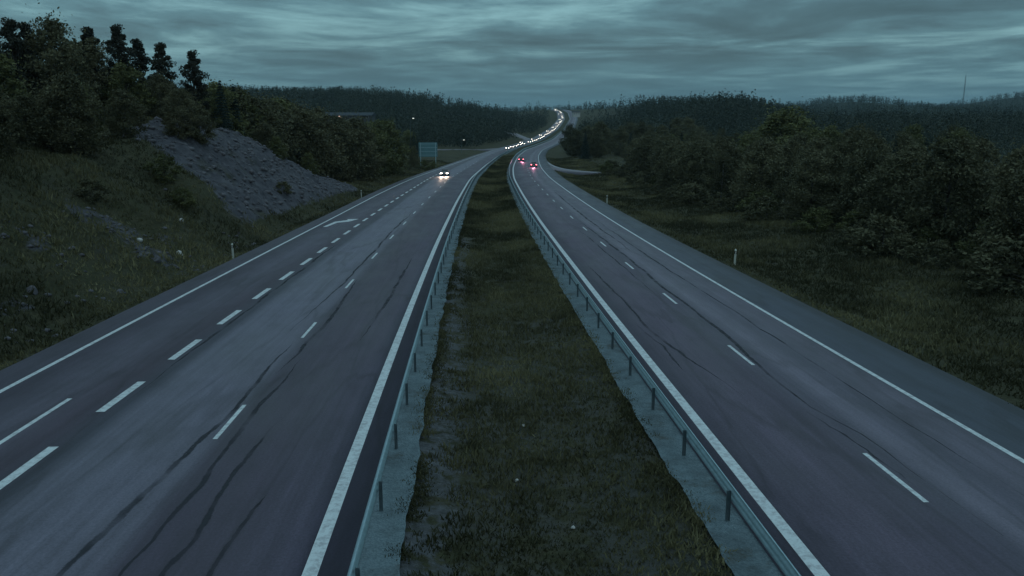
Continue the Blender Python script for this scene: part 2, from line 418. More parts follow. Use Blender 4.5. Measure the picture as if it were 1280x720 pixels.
# ------------------------------------------------------------------ roads
def ribbon(f, y0, y1, o0, o1, dz, step=2., skirt=0., name='strip', jit=(0, 0), nx=1):
    """sheet between offsets o0 < o1 (numbers or functions of y) beside curve f, resting on the road surface + dz"""
    ys = np.arange(y0, y1+1e-6, step) if y1-y0 > step else np.linspace(y0, y1, 3)
    if len(ys) < 2 or ys[-1] < y1-1e-3: ys = np.append(ys, y1)
    O0 = o0(ys) if callable(o0) else np.full(len(ys), o0); O1 = o1(ys) if callable(o1) else np.full(len(ys), o1)
    if jit[0]: O0 = O0 + jit[0]*fbm(ys*.9, ys*0+2.3, 5)*2.6
    if jit[1]: O1 = O1 + jit[1]*fbm(ys*.9, ys*0+5.1, 5)*2.6
    cols = []; ts = []
    fr = np.linspace(0, 1, nx+1)
    for q in fr:
        O = O0+(O1-O0)*q; X, Y = at(f, ys, O); cols.append(np.stack([X, Y, zroad(Y)+dz], -1)); ts.append(O)
    if skirt:
        a = cols[0].copy(); a[:, 2] -= skirt; b = cols[-1].copy(); b[:, 2] -= skirt
        cols = [a]+cols+[b]; ts = [ts[0]-skirt]+ts+[ts[-1]+skirt]
    m_ = len(cols); V = np.stack(cols, 1).reshape(-1, 3); T = np.stack(ts, 1).ravel(); S = np.repeat(ys, m_)
    i = np.arange(len(ys)-1)[:, None]*m_ + np.arange(m_-1)[None]
    F = np.stack([i, i+1, i+1+m_, i+m_], -1).reshape(-1, 4)
    me = mesh_np(name, V, F)
    uvl = me.uv_layers.new(name='road'); idx = F.ravel()
    uvl.data.foreach_set('uv', np.stack([S[idx], np.abs(T[idx]) if False else T[idx]], -1).astype(np.float32).ravel())
    return me
# left carriageway: offsets to the left are negative; its texture coordinate is flipped so that t grows outwards
def flip_uv(me):
    d = me.uv_layers[0].data; a = np.zeros(len(d)*2, np.float32); d.foreach_get('uv', a); a[1::2] *= -1; d.foreach_set('uv', a)
meL = ribbon(xL, -60, 1560, lambda y: -(offLE(y)+1.45), .74, 0, 2, .3, 'carriageway'); flip_uv(meL)
roadL = tag(link('oncoming_carriageway', meL, M_ASL), kind='structure')
meR = ribbon(xR, -60, 1560, -.72, offSR, 0, 2, .3, 'carriageway')
roadR = tag(link('outbound_carriageway', meR, M_ASR), kind='structure')
link('edge_line', ribbon(xL, -60, 1500, -.15, .15, .005, 2), M_PAINT, roadL)
link('edge_line', ribbon(xL, -60, 1500, lambda y: -offLE(y)-.1, lambda y: -offLE(y)+.1, .005, 2), M_PAINT, roadL)
link('edge_line', ribbon(xR, -60, 1500, -.15, .15, .005, 2), M_PAINT, roadR)
link('edge_line', ribbon(xR, -60, 1500, 7.58, 7.76, .005, 2), M_PAINT, roadR)
def dashes(f, road, start, period, length, n, off, wd, jitter=0):
    for k in range(n):
        y = start + k*period
        o_ = off(y) if callable(off) else off
        link('lane_dash', ribbon(f, y, y+length, o_-wd/2, o_+wd/2, .006, 1.), M_PAINT, road)
dashes(xL, roadL, 22.2-12.3, 12.35, 3.1, 22, lambda y: -(4.0+.0035*min(y, 110)), .13)
dashes(xR, roadR, 17.7-12.1, 12.1, 3.1, 24, 3.78, .13)
dashes(xL, roadL, 18.6-6.32*2, 6.3, 3.3, 33, lambda y: -(8.15+.0085*min(y, 90) - .3*max(0, (y-110)/100)), .28)
for (y0, y1) in ((5, 9), (17.5, 26.3)):
    link('lane_dash', ribbon(xL, y0, y1, -10.02, -9.86, .006, 1.), M_PAINT, roadL)
# merge arrow painted in the outer lane, shaft bent towards the middle
def arrow():
    bm = bmesh.new(); pts = [(-12.0, 82), (-11.6, 82), (-11.3, 86.2), (-10.3, 88.0), (-10.3, 87.2), (-9.7, 90.2), (-10.9, 90.0), (-10.7, 88.9), (-11.75, 87.2)]
    vs_ = []
    for o_, y in pts:
        X, Y = at(xL, y, o_); vs_.append(bm.verts.new((X, Y, float(zroad(Y))+.007)))
    bm.faces.new(vs_); bmesh.ops.triangulate(bm, faces=bm.faces)
    for y0 in (92.0,):
        pass
    return bm_mesh('arrow', bm)
link('direction_arrow', arrow(), M_PAINT, roadL)

# tar seams and skid marks, traced where they lie on the asphalt: (forward, sideways) in metres from the carriageway's median line
def seam(f, road, pts, w0):
    P = np.array(pts, float); n = 60
    ys = np.linspace(P[0, 0], P[-1, 0], n); of = np.interp(ys, P[:, 0], P[:, 1]) + (fbm(ys*.35+P[0, 1], ys*0+P[0, 0], 3))*.26 + fbm(ys*1.8, ys*0+P[0, 1], 3)*.10
    ww = w0*1.0*(.3+1.4*rng.random(n)); ww = np.convolve(np.pad(ww, 3, 'edge'), np.ones(7)/7, 'valid')*np.clip(np.minimum(np.arange(n), n-1-np.arange(n))/14, .08, 1)
    A = at(f, ys, of-ww/2); B = at(f, ys, of+ww/2)
    V = np.concatenate([np.stack([A[0], A[1], zroad(A[1])+.0035], -1), np.stack([B[0], B[1], zroad(B[1])+.0035], -1)])
    i = np.arange(n-1); F = np.stack([i, i+n, i+n+1, i+1], -1)
    me = mesh_np('tar_seam', V, F); uvl = me.uv_layers.new(name='road'); idx = F.ravel()
    uvl.data.foreach_set('uv', np.stack([np.tile(ys, 2)[idx], np.where(idx < n, -1., 1.)], -1).astype(np.float32).ravel())
    link('tar_seam', me, M_TAR, road)
seam(xL, roadL, [(10, -4.6), (15, -4.75), (20, -4.5), (25.5, -4.3), (34, -4.35)], .22)
seam(xL, roadL, [(12, -3.75), (18, -3.5), (24, -3.6), (31, -3.4)], .18)
seam(xL, roadL, [(12, -2.9), (16, -2.75), (20, -2.9), (24, -2.6)], .17)
seam(xL, roadL, [(13, -1.8), (16, -1.95), (18.5, -1.7)], .16)
seam(xL, roadL, [(29, -3.9), (38, -3.6), (50, -3.9)], .2)
seam(xL, roadL, [(26, -8.0), (40, -8.1), (70, -8.2)], .22)
seam(xL, roadL, [(36, -4.9), (52, -4.5), (80, -4.7), (100, -4.6)], .2)
seam(xL, roadL, [(34, -1.6), (44, -1.3), (60, -1.4)], .2)
seam(xR, roadR, [(16, 4.45), (22, 4.35), (25, 3.95), (29, 3.9), (36, 4.3), (46, 4.2), (60, 4.4), (90, 4.2)], .2)
seam(xR, roadR, [(18, 4.05), (21, 3.98), (24.5, 3.62)], .07)
seam(xR, roadR, [(14, 6.3), (20, 6.2), (28, 6.1), (40, 6.2), (60, 6.0), (90, 6.1)], .14)
seam(xR, roadR, [(26, 2.15), (30, 1.75), (36, 1.1), (44, 1.2), (56, 1.0)], .17)
seam(xR, roadR, [(29, 1.0), (33, 1.05), (37, .8)], .13)
seam(xR, roadR, [(44, 3.2), (58, 3.3), (80, 3.1)], .15)
seam(xR, roadR, [(60, 5.3), (90, 5.3), (140, 5.4)], .25)

# slip roads
def path_strip(name, pts, width, dz=-.02, line=None, follow=True):
    P = np.array(pts, float); t = np.linspace(0, 1, len(P)); tt = np.linspace(0, 1, 90)
    X = np.interp(tt, t, P[:, 0]); Y = np.interp(tt, t, P[:, 1])
    for _ in range(3):
        X[1:-1] = np.convolve(X, np.ones(7)/7, 'same')[1:-1] if False else (X[:-2]+X[1:-1]+X[2:])/3
        Y[1:-1] = (Y[:-2]+Y[1:-1]+Y[2:])/3
    k = np.ones(9)/9
    X = np.convolve(np.pad(X, 4, 'edge'), k, 'valid'); Y = np.convolve(np.pad(Y, 4, 'edge'), k, 'valid')
    dX, dY = np.gradient(X), np.gradient(Y); L = np.hypot(dX, dY); nx, ny = dY/L, -dX/L
    W = np.interp(tt, t, [p[2] if len(p) > 2 else width for p in pts])
    def side(o_): return np.stack([X+nx*o_, Y+ny*o_], -1)
    def zz(p, c): return np.maximum(zroad(p[:, 1]), terrain(c[:, 0], c[:, 1])+.14) + dz
    c = side(0); cols = []
    for o_ in (-W/2, W*0, W/2):
        p = side(o_); cols.append(np.column_stack([p, zz(p, c)]))
    a = cols[0].copy(); a[:, 2] -= .6; b = cols[-1].copy(); b[:, 2] -= .6
    cols = [a]+cols+[b]; V = np.stack(cols, 1).reshape(-1, 3); m_ = 5
    i = np.arange(len(tt)-1)[:, None]*m_ + np.arange(m_-1)[None]
    F = np.stack([i, i+1, i+1+m_, i+m_], -1).reshape(-1, 4)
    o = tag(link(name, mesh_np(name, V, F), M_RAMP), kind='structure')
    if line:
        p0, p1 = side(line*(W/2-.55)), side(line*(W/2-.35)); a = np.column_stack([p0, zz(p0, c)+.006]); b = np.column_stack([p1, zz(p1, c)+.006])
        n = len(tt); j = np.arange(n-1)
        link('edge_line', mesh_np('edge_line', np.concatenate([a, b]), np.stack([j, j+1, j+1+n, j+n], -1)), M_PAINT, o)
    return o
path_strip('slip_road', [(95, 262), (62, 232), (40, 206), (24, 197.5), (16.5, 206), (11.2, 222), (9.4, 245), (9.0, 285), (10.5, 330)], 5.2, -.012, 1)
path_strip('access_road', [(-120, 352), (-70, 362), (-36, 378), (-16, 400), (-4, 428)], 7, -.012)
path_strip('feeder_road', [(-70, 800), (-26, 762), (-2, 700), (8, 610), (14, 560)], 9, -.012, -1)

# crushed-stone strips under the rails
for f, a, b in ((xL, .72, 1.68), (xR, -1.68, -.70)):
    nm = 'gravel_strip'
    jit = (0, .10) if a > 0 else (.10, 0)
    tag(link(nm, ribbon(f, -20, 420, a, b, -.055, .22, 0, nm, jit), M_STRIP), kind='structure')

# ------------------------------------------------------------------ guard rails
def w_rail(f, off, side, y0=-16, y1=1250):
    prof = [(0, .40), (.05, .425), (.08, .47), (.035, .52), (.0, .56), (.035, .60), (.08, .65), (.05, .70), (0, .735), (-.008, .735), (.040, .695), (.070, .65), (.024, .60), (-.010, .56), (.024, .52), (.070, .47), (.040, .43), (-.008, .40)]
    ys = np.concatenate([np.arange(y0, 120, 1.), np.arange(120, 400, 4.), np.arange(400, y1, 10.)])
    cols = []
    for px, pz in prof:
        X, Y = at(f, ys, off + side*px); cols.append(np.stack([X, Y, zroad(Y)+pz+.02], -1))
    m_ = len(prof); V = np.stack(cols, 1).reshape(-1, 3)
    i = np.arange(len(ys)-1)[:, None]*m_; j = np.arange(m_)[None]; k = (j+1) % m_
    F = np.stack([i+j, i+k, i+k+m_, i+j+m_], -1).reshape(-1, 4)
    return mesh_np('beam', V, F)
def post_mesh():
    bm = bmesh.new()
    add_box(bm, (-.035, -.006, -.35), (.035, .006, .66)); add_box(bm, (-.041, -.04, -.35), (-.035, .04, .66)); add_box(bm, (.035, -.04, -.35), (.041, .0, .66))
    return bm_mesh('post', bm)
PM = post_mesh(); PM.materials.append(M_POST)
spm = bmesh.new(); add_box(spm, (-.035, -.07, .53), (.035, .07, .68), .008); SPM = bm_mesh('spacer', spm); SPM.materials.append(M_STEEL)
for f, off, side, first, label in ((xL, 1.0, -1, 17.6, 'galvanised steel guard rail along the left edge of the grass median'),
                                   (xR, -1.0, 1, 17.2, 'galvanised steel guard rail along the right edge of the grass median')):
    root = empty('guard_rail', (0, 0, 0)); tag(root, label, 'guard rail', 'guard rails beside the median')
    link('beam', w_rail(f, off, side), M_STEEL, root)
    for k in range(-1, 97):
        y = first-4+k*3.9
        X, Y = at(f, y, off - side*.07)
        p = link('post', PM, None, root); p.location = (X, Y, float(zroad(Y))); p.rotation_euler = (0, 0, -math.atan(slope(f, y)))
    ys_ = np.arange(first-4+97*3.9, 900, 4.); bm = bmesh.new()
    for y in ys_:
        X, Y = at(f, y, off - side*.07); z = float(zroad(Y)); add_box(bm, (X-.05, Y-.05, z-.3), (X+.05, Y+.05, z+.7))
    tag(link('post_row', bm_mesh('post_row', bm), M_POST, root), kind='stuff')

# ------------------------------------------------------------------ delineators
def delineator():
    root = empty('delineator_post')
    bm = bmesh.new()
    s = [(-.06, -.045), (.06, -.045), (.06, .0), (0, .055), (-.06, 0)]
    lo = [bm.verts.new((x, y, -.3)) for x, y in s]; hi = [bm.verts.new((x, y, 1.0 + y*.9)) for x, y in s]
    for i in range(5): bm.faces.new((lo[i], lo[(i+1) % 5], hi[(i+1) % 5], hi[i]))
    bm.faces.new(hi); bm.faces.new(lo[::-1])
    link('post', bm_mesh('post', bm), M_WHITE, root)
    b = bmesh.new(); add_box(b, (-.064, -.052, .72), (.064, .02, .90)); link('band', bm_mesh('band', b), M_BLACK, root)
    b = bmesh.new(); add_box(b, (-.03, -.058, .74), (.03, -.0525, .88), .001); link('reflector', bm_mesh('reflector', b), M_REFL, root)
    return root
DL = None
for i, (x, y, lab) in enumerate([(-20.5, 60.4, 'white delineator post beside the left carriageway below the bare rock slope'),
                                 (-22.4, 124, 'small white delineator post at the far end of the rock slope'),
                                 (15.6, 57.5, 'white delineator post on the right grass verge, nearest to the bridge'),
                                 (12.9, 113, 'small white delineator post on the right verge before the slip road')]):
    if DL is None: DL = delineator(); o = DL
    else: o = copy_tree(DL)
    z = float(terrain(x, y)); o.location = (x, y, z-.02); o.rotation_euler = (0, R(2 if i == 2 else -1), R(4*i)); o.scale = (1.15, 1.15, 1.1)
    tag(o, lab, 'delineator post', 'white delineator posts on the verges')

# ------------------------------------------------------------------ vegetation
def leafquads(C, r, size, tone, flat=1.0):
    """random leaf sprays round centres C with radii r"""
    n = len(C); d = rng.normal(size=(n, 3)); d /= np.linalg.norm(d, axis=1)[:, None]
    P = C + d*(r*rng.random(n)**.45)[:, None]*np.array([1, 1, flat])
    a = rng.normal(size=(n, 3)); a /= np.linalg.norm(a, axis=1)[:, None]
    b = np.cross(a, rng.normal(size=(n, 3))); b /= np.linalg.norm(b, axis=1)[:, None]
    s = size*(.6+.8*rng.random(n))[:, None]
    V = np.stack([P-a*s, P-b*s*.55, P+a*s, P+b*s*.55], 1).reshape(-1, 3)
    F = np.arange(len(V)).reshape(-1, 4)
    T = np.repeat(np.clip(tone + .22*rng.normal(size=n), 0, 1), 4)
    return V, F, T
def tone_mesh(name, V, F, T):
    me = mesh_np(name, V, F); a = me.attributes.new('tone', 'FLOAT', 'POINT'); a.data.foreach_set('value', T.astype(np.float32)); return me
def trunk_bm(h, r, limbs, lean=0, top=.85, nseg=5):
    bm = bmesh.new(); pts = []
    x = y = 0
    for k in range(nseg+1):
        t = k/nseg; pts.append(Vector((x, y, h*top*t))); x += random.uniform(-.03, .03)*h/nseg*2+lean*h/nseg; y += random.uniform(-.03, .03)*h/nseg*2
    for k in range(nseg):
        t0, t1 = k/nseg, (k+1)/nseg
        add_tube(bm, pts[k]-Vector((0, 0, .3 if k == 0 else 0)), pts[k+1], r*(1-.85*t0)*(1.25 if k == 0 else 1), r*(1-.85*t1), 7)
    for tip in limbs:
        z0 = tip.z*random.uniform(.45, .75); k = min(int(z0/(h*top)*nseg), nseg-1)
        base = pts[k].lerp(pts[k+1], z0/(h*top)*nseg-k)
        mid = base.lerp(tip, .5)+Vector((0, 0, -.06*h*random.random()))
        rr = r*.32
        add_tube(bm, base, mid, rr, rr*.65, 5); add_tube(bm, mid, tip, rr*.65, rr*.2, 5)
    return bm_mesh('trunk', bm, True)
def deciduous(h, wdt, nclump, nleaf, size, low=.12, r=.13, shape='round'):
    cl = []; a = 0
    for i in range(nclump):
        t = (i+.5)/nclump; t = low + (1-low)*t
        env = math.sin(math.pi*min(1, ((t-low)/(1-low))*.86+.13))**.7 * (1.0 if shape == 'round' else (1.15-.5*t))
        ang = i*2.399+random.uniform(-.5, .5); rad = wdt*.5*env*math.sqrt(random.uniform(.12, 1.0))*random.uniform(.8, 1.18)
        cl.append((rad*math.cos(ang), rad*math.sin(ang), h*t*random.uniform(.93, 1.03)-.05*h*(rad/(wdt*.5))))
    cl = np.array(cl)
    w_ = rng.random(nclump)*.8+.4; idx = rng.choice(nclump, nleaf, p=w_/w_.sum())
    cr = (h*.055+wdt*.065)*(0.6+.8*rng.random(nclump)); ct = rng.random(nclump)*.8+.1
    ct = ct*.8
    V, F, T = leafquads(cl[idx], cr[idx], size, ct[idx], .75)
    # fine outer wisps
    i2 = rng.choice(nclump, nleaf//5); V2, F2, T2 = leafquads(cl[i2], cr[i2]*1.9, size*.8, ct[i2])
    me = tone_mesh('crown', np.concatenate([V, V2]), np.concatenate([F, F2+len(V)]), np.concatenate([T, T2]))
    sel = random.sample(range(nclump), min(11, nclump))
    return trunk_bm(h, r, [Vector(cl[k])*.92 for k in sel]), me
def pine(h, nc=60, nleaf=7000):
    cl = []; lean = random.uniform(-.05, .05)
    for i in range(nc):
        t = .30+.70*(i+.5)/nc; ang = random.uniform(0, 6.28); rad = h*.17*(1.12-t)**.6*random.uniform(.1, 1.45)
        if t > .93: rad *= .3
        cl.append((rad*math.cos(ang)+lean*h*t, rad*math.sin(ang), h*t))
    cl = np.array(cl); idx = rng.integers(0, nc, nleaf); cr = h*.052*(.5+1.1*rng.random(nc)); ct = rng.random(nc)*.7
    V, F, T = leafquads(cl[idx], cr[idx], .15, ct[idx], .7)
    return trunk_bm(h, .15, [Vector(c) for c in cl[::2]], lean, .97, 7), tone_mesh('crown', V, F, T)
def spruce(h, nleaf=5000, wd=.19):
    t = 1-(rng.random(nleaf)**.6); lay = np.floor(t*h*1.6)/(h*1.6); z = .06*h + .94*h*np.clip(lay + .3*(t-lay), 0, 1)
    R_ = h*wd*(1.03-t)*(.72+.5*vnoise(lay*40, np.floor(rng.random(nleaf)*7)))
    ang = rng.random(nleaf)*6.283; rad = R_*(rng.random(nleaf)**.6)
    C = np.stack([rad*np.cos(ang), rad*np.sin(ang), z-.22*rad], -1)
    V, F, T = leafquads(C, np.full(nleaf, .14), .2, vnoise(ang*2.2, z*1.3)*.8, .6)
    bm = bmesh.new(); add_tube(bm, (0, 0, -.3), (0, 0, h*.97), .16, .02, 7)
    return bm_mesh('trunk', bm), tone_mesh('crown', V, F, T)
def kinds():
    K = {}
    def reg(k, pairs, bark, leaf, h):
        L_ = []
        for tr, cr in pairs: tr.materials.append(bark); cr.materials.append(leaf); L_.append((tr, cr, h))
        K[k] = L_
    reg('leafy', [deciduous(9, 6.2, 62, 9500, .15, .06, .15) for _ in range(5)], M_BARK, M_LEAF, 9)
    reg('green', [deciduous(8, 5.4, 56, 8500, .15, .05, .12) for _ in range(3)], M_BARK, M_LEAFG, 8)
    reg('birch', [deciduous(10, 4.2, 50, 6500, .13, .22, .12, 'tall') for _ in range(3)], M_BIRCH, M_LEAF, 10)
    reg('pine', [pine(11) for _ in range(4)], M_BARK, M_PINE, 11)
    reg('spruce', [spruce(12), spruce(12, 5000, .16), spruce(12, 4500, .22)], M_BARK, M_SPRUCE, 12)
    reg('shrub', [deciduous(2.6, 3.2, 26, 3000, .10, .02, .05) for _ in range(4)], M_BARK, M_LEAFG, 2.6)
    reg('scrub', [deciduous(2.2, 3.6, 26, 2800, .10, .02, .05) for _ in range(2)], M_BARK, M_LEAF, 2.2)
    reg('bright', [deciduous(3.0, 2.0, 22, 2200, .09, .05, .04, 'tall')], M_BARK, M_LEAFY, 3.0)
    return K
KINDS = kinds()
NAME = dict(leafy='leafy_tree', green='leafy_tree', birch='birch_tree', pine='pine_tree', spruce='spruce_tree', shrub='shrub', scrub='shrub', bright='sapling')
CAT = dict(leafy='tree', green='tree', birch='birch', pine='pine', spruce='spruce', shrub='shrub', scrub='shrub', bright='sapling')
placed = []
def plant(kind, x, y, h, label, group=None, wide=1.0, sink=.1):
    tr, cr, h0 = random.choice(KINDS[kind]); s = h/h0
    root = empty(NAME[kind], (x, y, float(terrain(x, y))-sink), random.uniform(0, 6.28), (s*wide, s*wide, s))
    sh = kind in ('shrub', 'scrub')
    link('stem' if sh else 'trunk', tr, None, root); link('foliage' if sh else 'crown', cr, None, root)
    tag(root, label, CAT[kind], group); placed.append((x, y)); return root
def sight(xp, yp, Y):
    u, v = (xp-640)/1040, (yp-360)/1040; d = math.cos(PITCH)-v*math.sin(PITCH)
    return u*Y/d, EYE+Y*(-math.sin(PITCH)-v*math.cos(PITCH))/d
def px(xp, Y, yp=145): return sight(xp, yp, Y)[0]
def by_top(kind, xp, ytop, Y, label, group=None, wide=1.0):
    X, zt = sight(xp, ytop, Y); g = float(terrain(X, Y)); return plant(kind, X, Y, max(zt-g, 2.0), label, group, wide)

# skyline trees on the left bank
GS = 'pines standing up from the skyline of the left bank'
for a in [('pine', 14, 26, 84, 'tall dark pine at the left end of the skyline, first of the row'),
          ('pine', 34, 30, 88, 'dark pine second from the left on the skyline'),
          ('leafy', 62, 28, 86, 'leaning leafy tree with thin top between the left pines on the skyline'),
          ('pine', 112, 36, 92, 'slender open pine with a gap of sky on both sides'),
          ('pine', 143, 33, 94, 'tallest narrow dark pine near the middle of the bank skyline'),
          ('pine', 172, 50, 98, 'dark pine just right of the tallest narrow pine'),
          ('pine', 197, 55, 101, 'broad dark pine in the pair above the rock slope'),
          ('pine', 238, 65, 106, 'lone flat-topped pine standing apart over the rock slope'),
          ('spruce', 274, 97, 112, 'small pointed spruce, left of two at the right end of the skyline'),
          ('spruce', 291, 104, 118, 'smallest pointed spruce at the far right end of the bank skyline')]:
    by_top(a[0], a[1], a[2], a[3], a[4], GS if a[0] == 'pine' else None, 1.0 if a[0] != 'pine' else 1.05)
def scatter(n, region, mind, fn, tries=60):
    out_ = []
    for _ in range(n*tries):
        if len(out_) >= n: break
        x, y = region()
        if all((x-a)**2+(y-b)**2 > mind**2 for a, b in out_): out_.append((x, y))
    for p in out_: fn(*p)
def edgeL(y): return float(xL(y)-offLE(y)-1.45)
def edgeR(y): return float(xR(y)+offSR(y))
# wood on the bank: front rank of bushy trees, taller behind
G1 = 'leafy trees massed on the left bank'
def reg1():
    y = random.uniform(44, 125); d = random.uniform(14.5, 22) + (3 if 82 < y < 120 else 0); return edgeL(y)-d, y
scatter(34, reg1, 3.0, lambda x, y: plant(random.choice(['leafy', 'leafy', 'green']), x, y, random.uniform(4.2, 6.2)*(1 if y < 100 else .8), 'bushy leafy tree in the front rank of the wood on the left bank', G1, 1.15))
def reg2():
    y = random.uniform(62, 150); d = random.uniform(22, 52); return edgeL(y)-d, y
scatter(40, reg2, 3.6, lambda x, y: plant(random.choice(['leafy', 'green', 'leafy', 'birch', 'spruce']), x, y, random.uniform(6.2, 8.2)*(1 if y < 100 else .75), 'tree in the wood behind the front rank on the left bank', G1+' behind the front rank', 1.1))
# shrubs breaking up the grass bank and the rock
for i, (xp, yp, Y, h, k, lab) in enumerate([
        (205, 215, 72, 2.2, 'shrub', 'green shrub where the grass bank meets the rock slope'),
        (228, 235, 70, 1.6, 'shrub', 'low shrub at the foot of the rock slope edge'),
        (355, 250, 96, 1.3, 'scrub', 'dark low shrub growing on the rock slope'),
        (110, 215, 58, 1.5, 'scrub', 'low shrub in the grass high on the left bank'),
        (250, 175, 88, 4.0, 'leafy', 'rounded bushy tree hanging over the top left of the rock slope'),
        (225, 165, 86, 4.6, 'leafy', 'dark bushy tree at the upper left corner of the rock slope'),
        (345, 172, 122, 3.2, 'green', 'green bushy tree on the ridge of the rock slope'),
        (330, 150, 124, 4.5, 'leafy', 'leafy tree behind the ridge of the rock slope'),
        (385, 190, 132, 3.4, 'green', 'green bushy tree on the tail of the rock ridge')]):
    plant(k, px(xp, Y, yp), Y, h, lab, None, 1.2)
for k in range(19):
    xp = 258 + 12.4*k; yt = np.interp(xp, [250, 280, 330, 380, 420, 460, 500, 530], [100, 108, 124, 134, 150, 150, 156, 168]) + random.uniform(-3, 7)
    Yk = np.interp(xp, [250, 320, 420, 530], [116, 132, 158, 205]) + random.uniform(-4, 10)
    by_top(random.choice(['leafy', 'leafy', 'green', 'spruce' if k % 4 == 0 else 'leafy']), xp, yt, Yk, 'bushy tree in the line falling along the back of the rock ridge', 'trees along the back of the rock ridge', 1.25)
for i, (xp, Yk, h, lab) in enumerate([(517, 228, 5.6, 'tree covering the left edge of the large road sign'), (529, 226, 2.3, 'shrub under the left leg of the large road sign'), (541, 227, 2.0, 'shrub under the right leg of the large road sign')]):
    plant('leafy' if i == 0 else 'shrub', px(xp, Yk, 195), Yk, h, lab, None, .8 if i == 0 else 1.3)
# clump of trees past the end of the bank, left of the carriageway
G2 = 'dark trees past the end of the rock slope'
def reg3():
    y = random.uniform(150, 212); d = random.uniform(9, 38); return edgeL(y)-d, y
scatter(30, reg3, 3.4, lambda x, y: plant(random.choice(['leafy', 'leafy', 'spruce', 'green']), x, y, random.uniform(6.0, 8.2), 'dark tree in the clump past the end of the rock slope', G2, 1.1))
def reg3b():
    y = random.uniform(235, 330); d = random.uniform(14, 60); return edgeL(y)-d, y
scatter(22, reg3b, 4.5, lambda x, y: plant(random.choice(['leafy', 'spruce', 'spruce', 'green']), x, y, random.uniform(7, 10), 'tree in the low ground behind the large road sign', 'trees behind the large road sign', 1.15))
# belt along the right side
G3 = 'leafy trees in the belt right of the motorway'
def reg4():
    y = random.uniform(48, 210); d = 15.5 + random.uniform(0, 9) + (2.5 if y < 80 else 0) ; return edgeR(y)+d, y
scatter(46, reg4, 3.8, lambda x, y: plant(random.choice(['leafy', 'leafy', 'leafy', 'birch']), x, y, random.uniform(6.6, 8.6), 'leafy tree in the front of the dark belt right of the motorway', G3, 1.1))
def reg5():
    y = random.uniform(62, 300); d = random.uniform(25, 75); return edgeR(y)+d, y
scatter(62, reg5, 4.6, lambda x, y: plant(random.choice(['leafy', 'leafy', 'birch', 'green', 'spruce']), x, y, random.uniform(7.2, 9.6), 'tree deeper in the dark belt right of the motorway', G3+', deeper in', 1.15))
G4 = 'low shrubs along the foot of the right tree belt'
def reg6():
    y = random.uniform(34, 215); d = random.uniform(10.5, 15.5)+ (2.5 if y < 80 else 0); return edgeR(y)+d, y
scatter(36, reg6, 2.2, lambda x, y: plant(random.choice(['shrub', 'scrub', 'scrub']), x, y, random.uniform(1.4, 3.0), 'low shrub at the foot of the tree belt on the right', G4, 1.3))
plant('scrub', px(928, 100, 262), 100, 2.2, 'isolated mound-shaped shrub out on the right grass verge', None, 1.5)
plant('bright', px(1235, 57, 300), 57, 2.9, 'pale yellow-green sapling in front of the right tree belt', None, 1.3)
by_top('spruce', 1145, 198, 72, 'small pointed spruce among the shrubs of the right belt', None, 1.2)
by_top('birch', 1074, 160, 84, 'birch with a pale trunk showing inside the right tree belt', None, .9)
by_top('green', 985, 138, 165, 'lighter green rounded tree rising above the right belt', None, 1.6)
# trees close to the road in the dip on the right
G5 = 'trees beside the slip road on the right'
def reg7():
    y = random.uniform(300, 400); d = random.uniform(9, 60); return edgeR(y)+d, y
scatter(26, reg7, 4.5, lambda x, y: plant(random.choice(['leafy', 'spruce', 'leafy']), x, y, random.uniform(8, 13), 'dark tree beyond the slip road on the right', G5, 1.15))

# far woods: one mass
def far_wood(name, n, region, hlo, hhi, q=42, size=1.0):
    Vs, Fs, Ts = [], [], []; off = 0
    pts = np.array([region() for _ in range(n)]); zs = terrain(pts[:, 0], pts[:, 1])
    for (x, y), z in zip(pts, zs):
        h = random.uniform(hlo, hhi)*(1.2 if random.random() < .03 else 1)*(.8+.5*float(vnoise(np.array(x*.03), np.array(y*.03)))); con = random.random() < .35
        t = 1-rng.random(q)**.7
        if con: rad = h*.24*(1.05-t)*np.sqrt(rng.random(q)*.8+.2)
        else: rad = h*.30*np.sqrt(np.clip(1-(2*np.clip(t, .05, 1)-1)**2, .03, 1))*np.sqrt(rng.random(q)*.8+.2)
        ang = rng.random(q)*6.283
        C = np.stack([x+rad*np.cos(ang), y+rad*np.sin(ang), z+h*(.05+.93*t)], -1)
        tone = np.full(q, random.random()*.75*(.6 if con else 1))
        V, F, T = leafquads(C, np.full(q, .5*size), .62*size*(h/14), tone, .6)
        Vs.append(V); Fs.append(F+off); Ts.append(T); off += len(V)
    me = tone_mesh(name, np.concatenate(Vs), np.concatenate(Fs), np.concatenate(Ts))
    return link(name, me, M_FAR)
def clear(x, y, m=9):
    return x < edgeL(y)-m or x > edgeR(y)+m
def rA():
    while True:
        y = random.uniform(405, 1000); x = random.uniform(-.40*y, .085*y)
        if x < edgeL(y)-5.5 - (4 if y < 600 else 0) and min(abs(x-np.interp(y, [428, 560, 610, 700, 762, 800], [-2, 14, 8, -2, -26, -70])), abs(y-np.interp(x, [-120, -70, -36, -16], [352, 362, 378, 400]))) > 9: return x, y
tag(far_wood('distant_wood', 4200, rA, 9, 13, 80, .85), 'dark mixed wood covering the ridge left of the winding road', 'wood', None, 'stuff')
def rB():
    while True:
        y = random.uniform(390, 820); x = random.uniform(.02*y, .66*y)
        if x > edgeR(y)+9: return x, y
tag(far_wood('distant_wood', 3400, rB, 9, 13, 80, .85), 'dark mixed wood covering the hill right of the winding road', 'wood', None, 'stuff')
def rC():
    while True:
        y = random.uniform(200, 420); x = random.uniform(.22*y, .66*y)
        if x > edgeR(y)+50: return x, y
tag(far_wood('distant_wood', 900, rC, 7, 10.5, 60, .75), 'low wood in the shallow valley behind the right tree belt', 'wood', None, 'stuff')
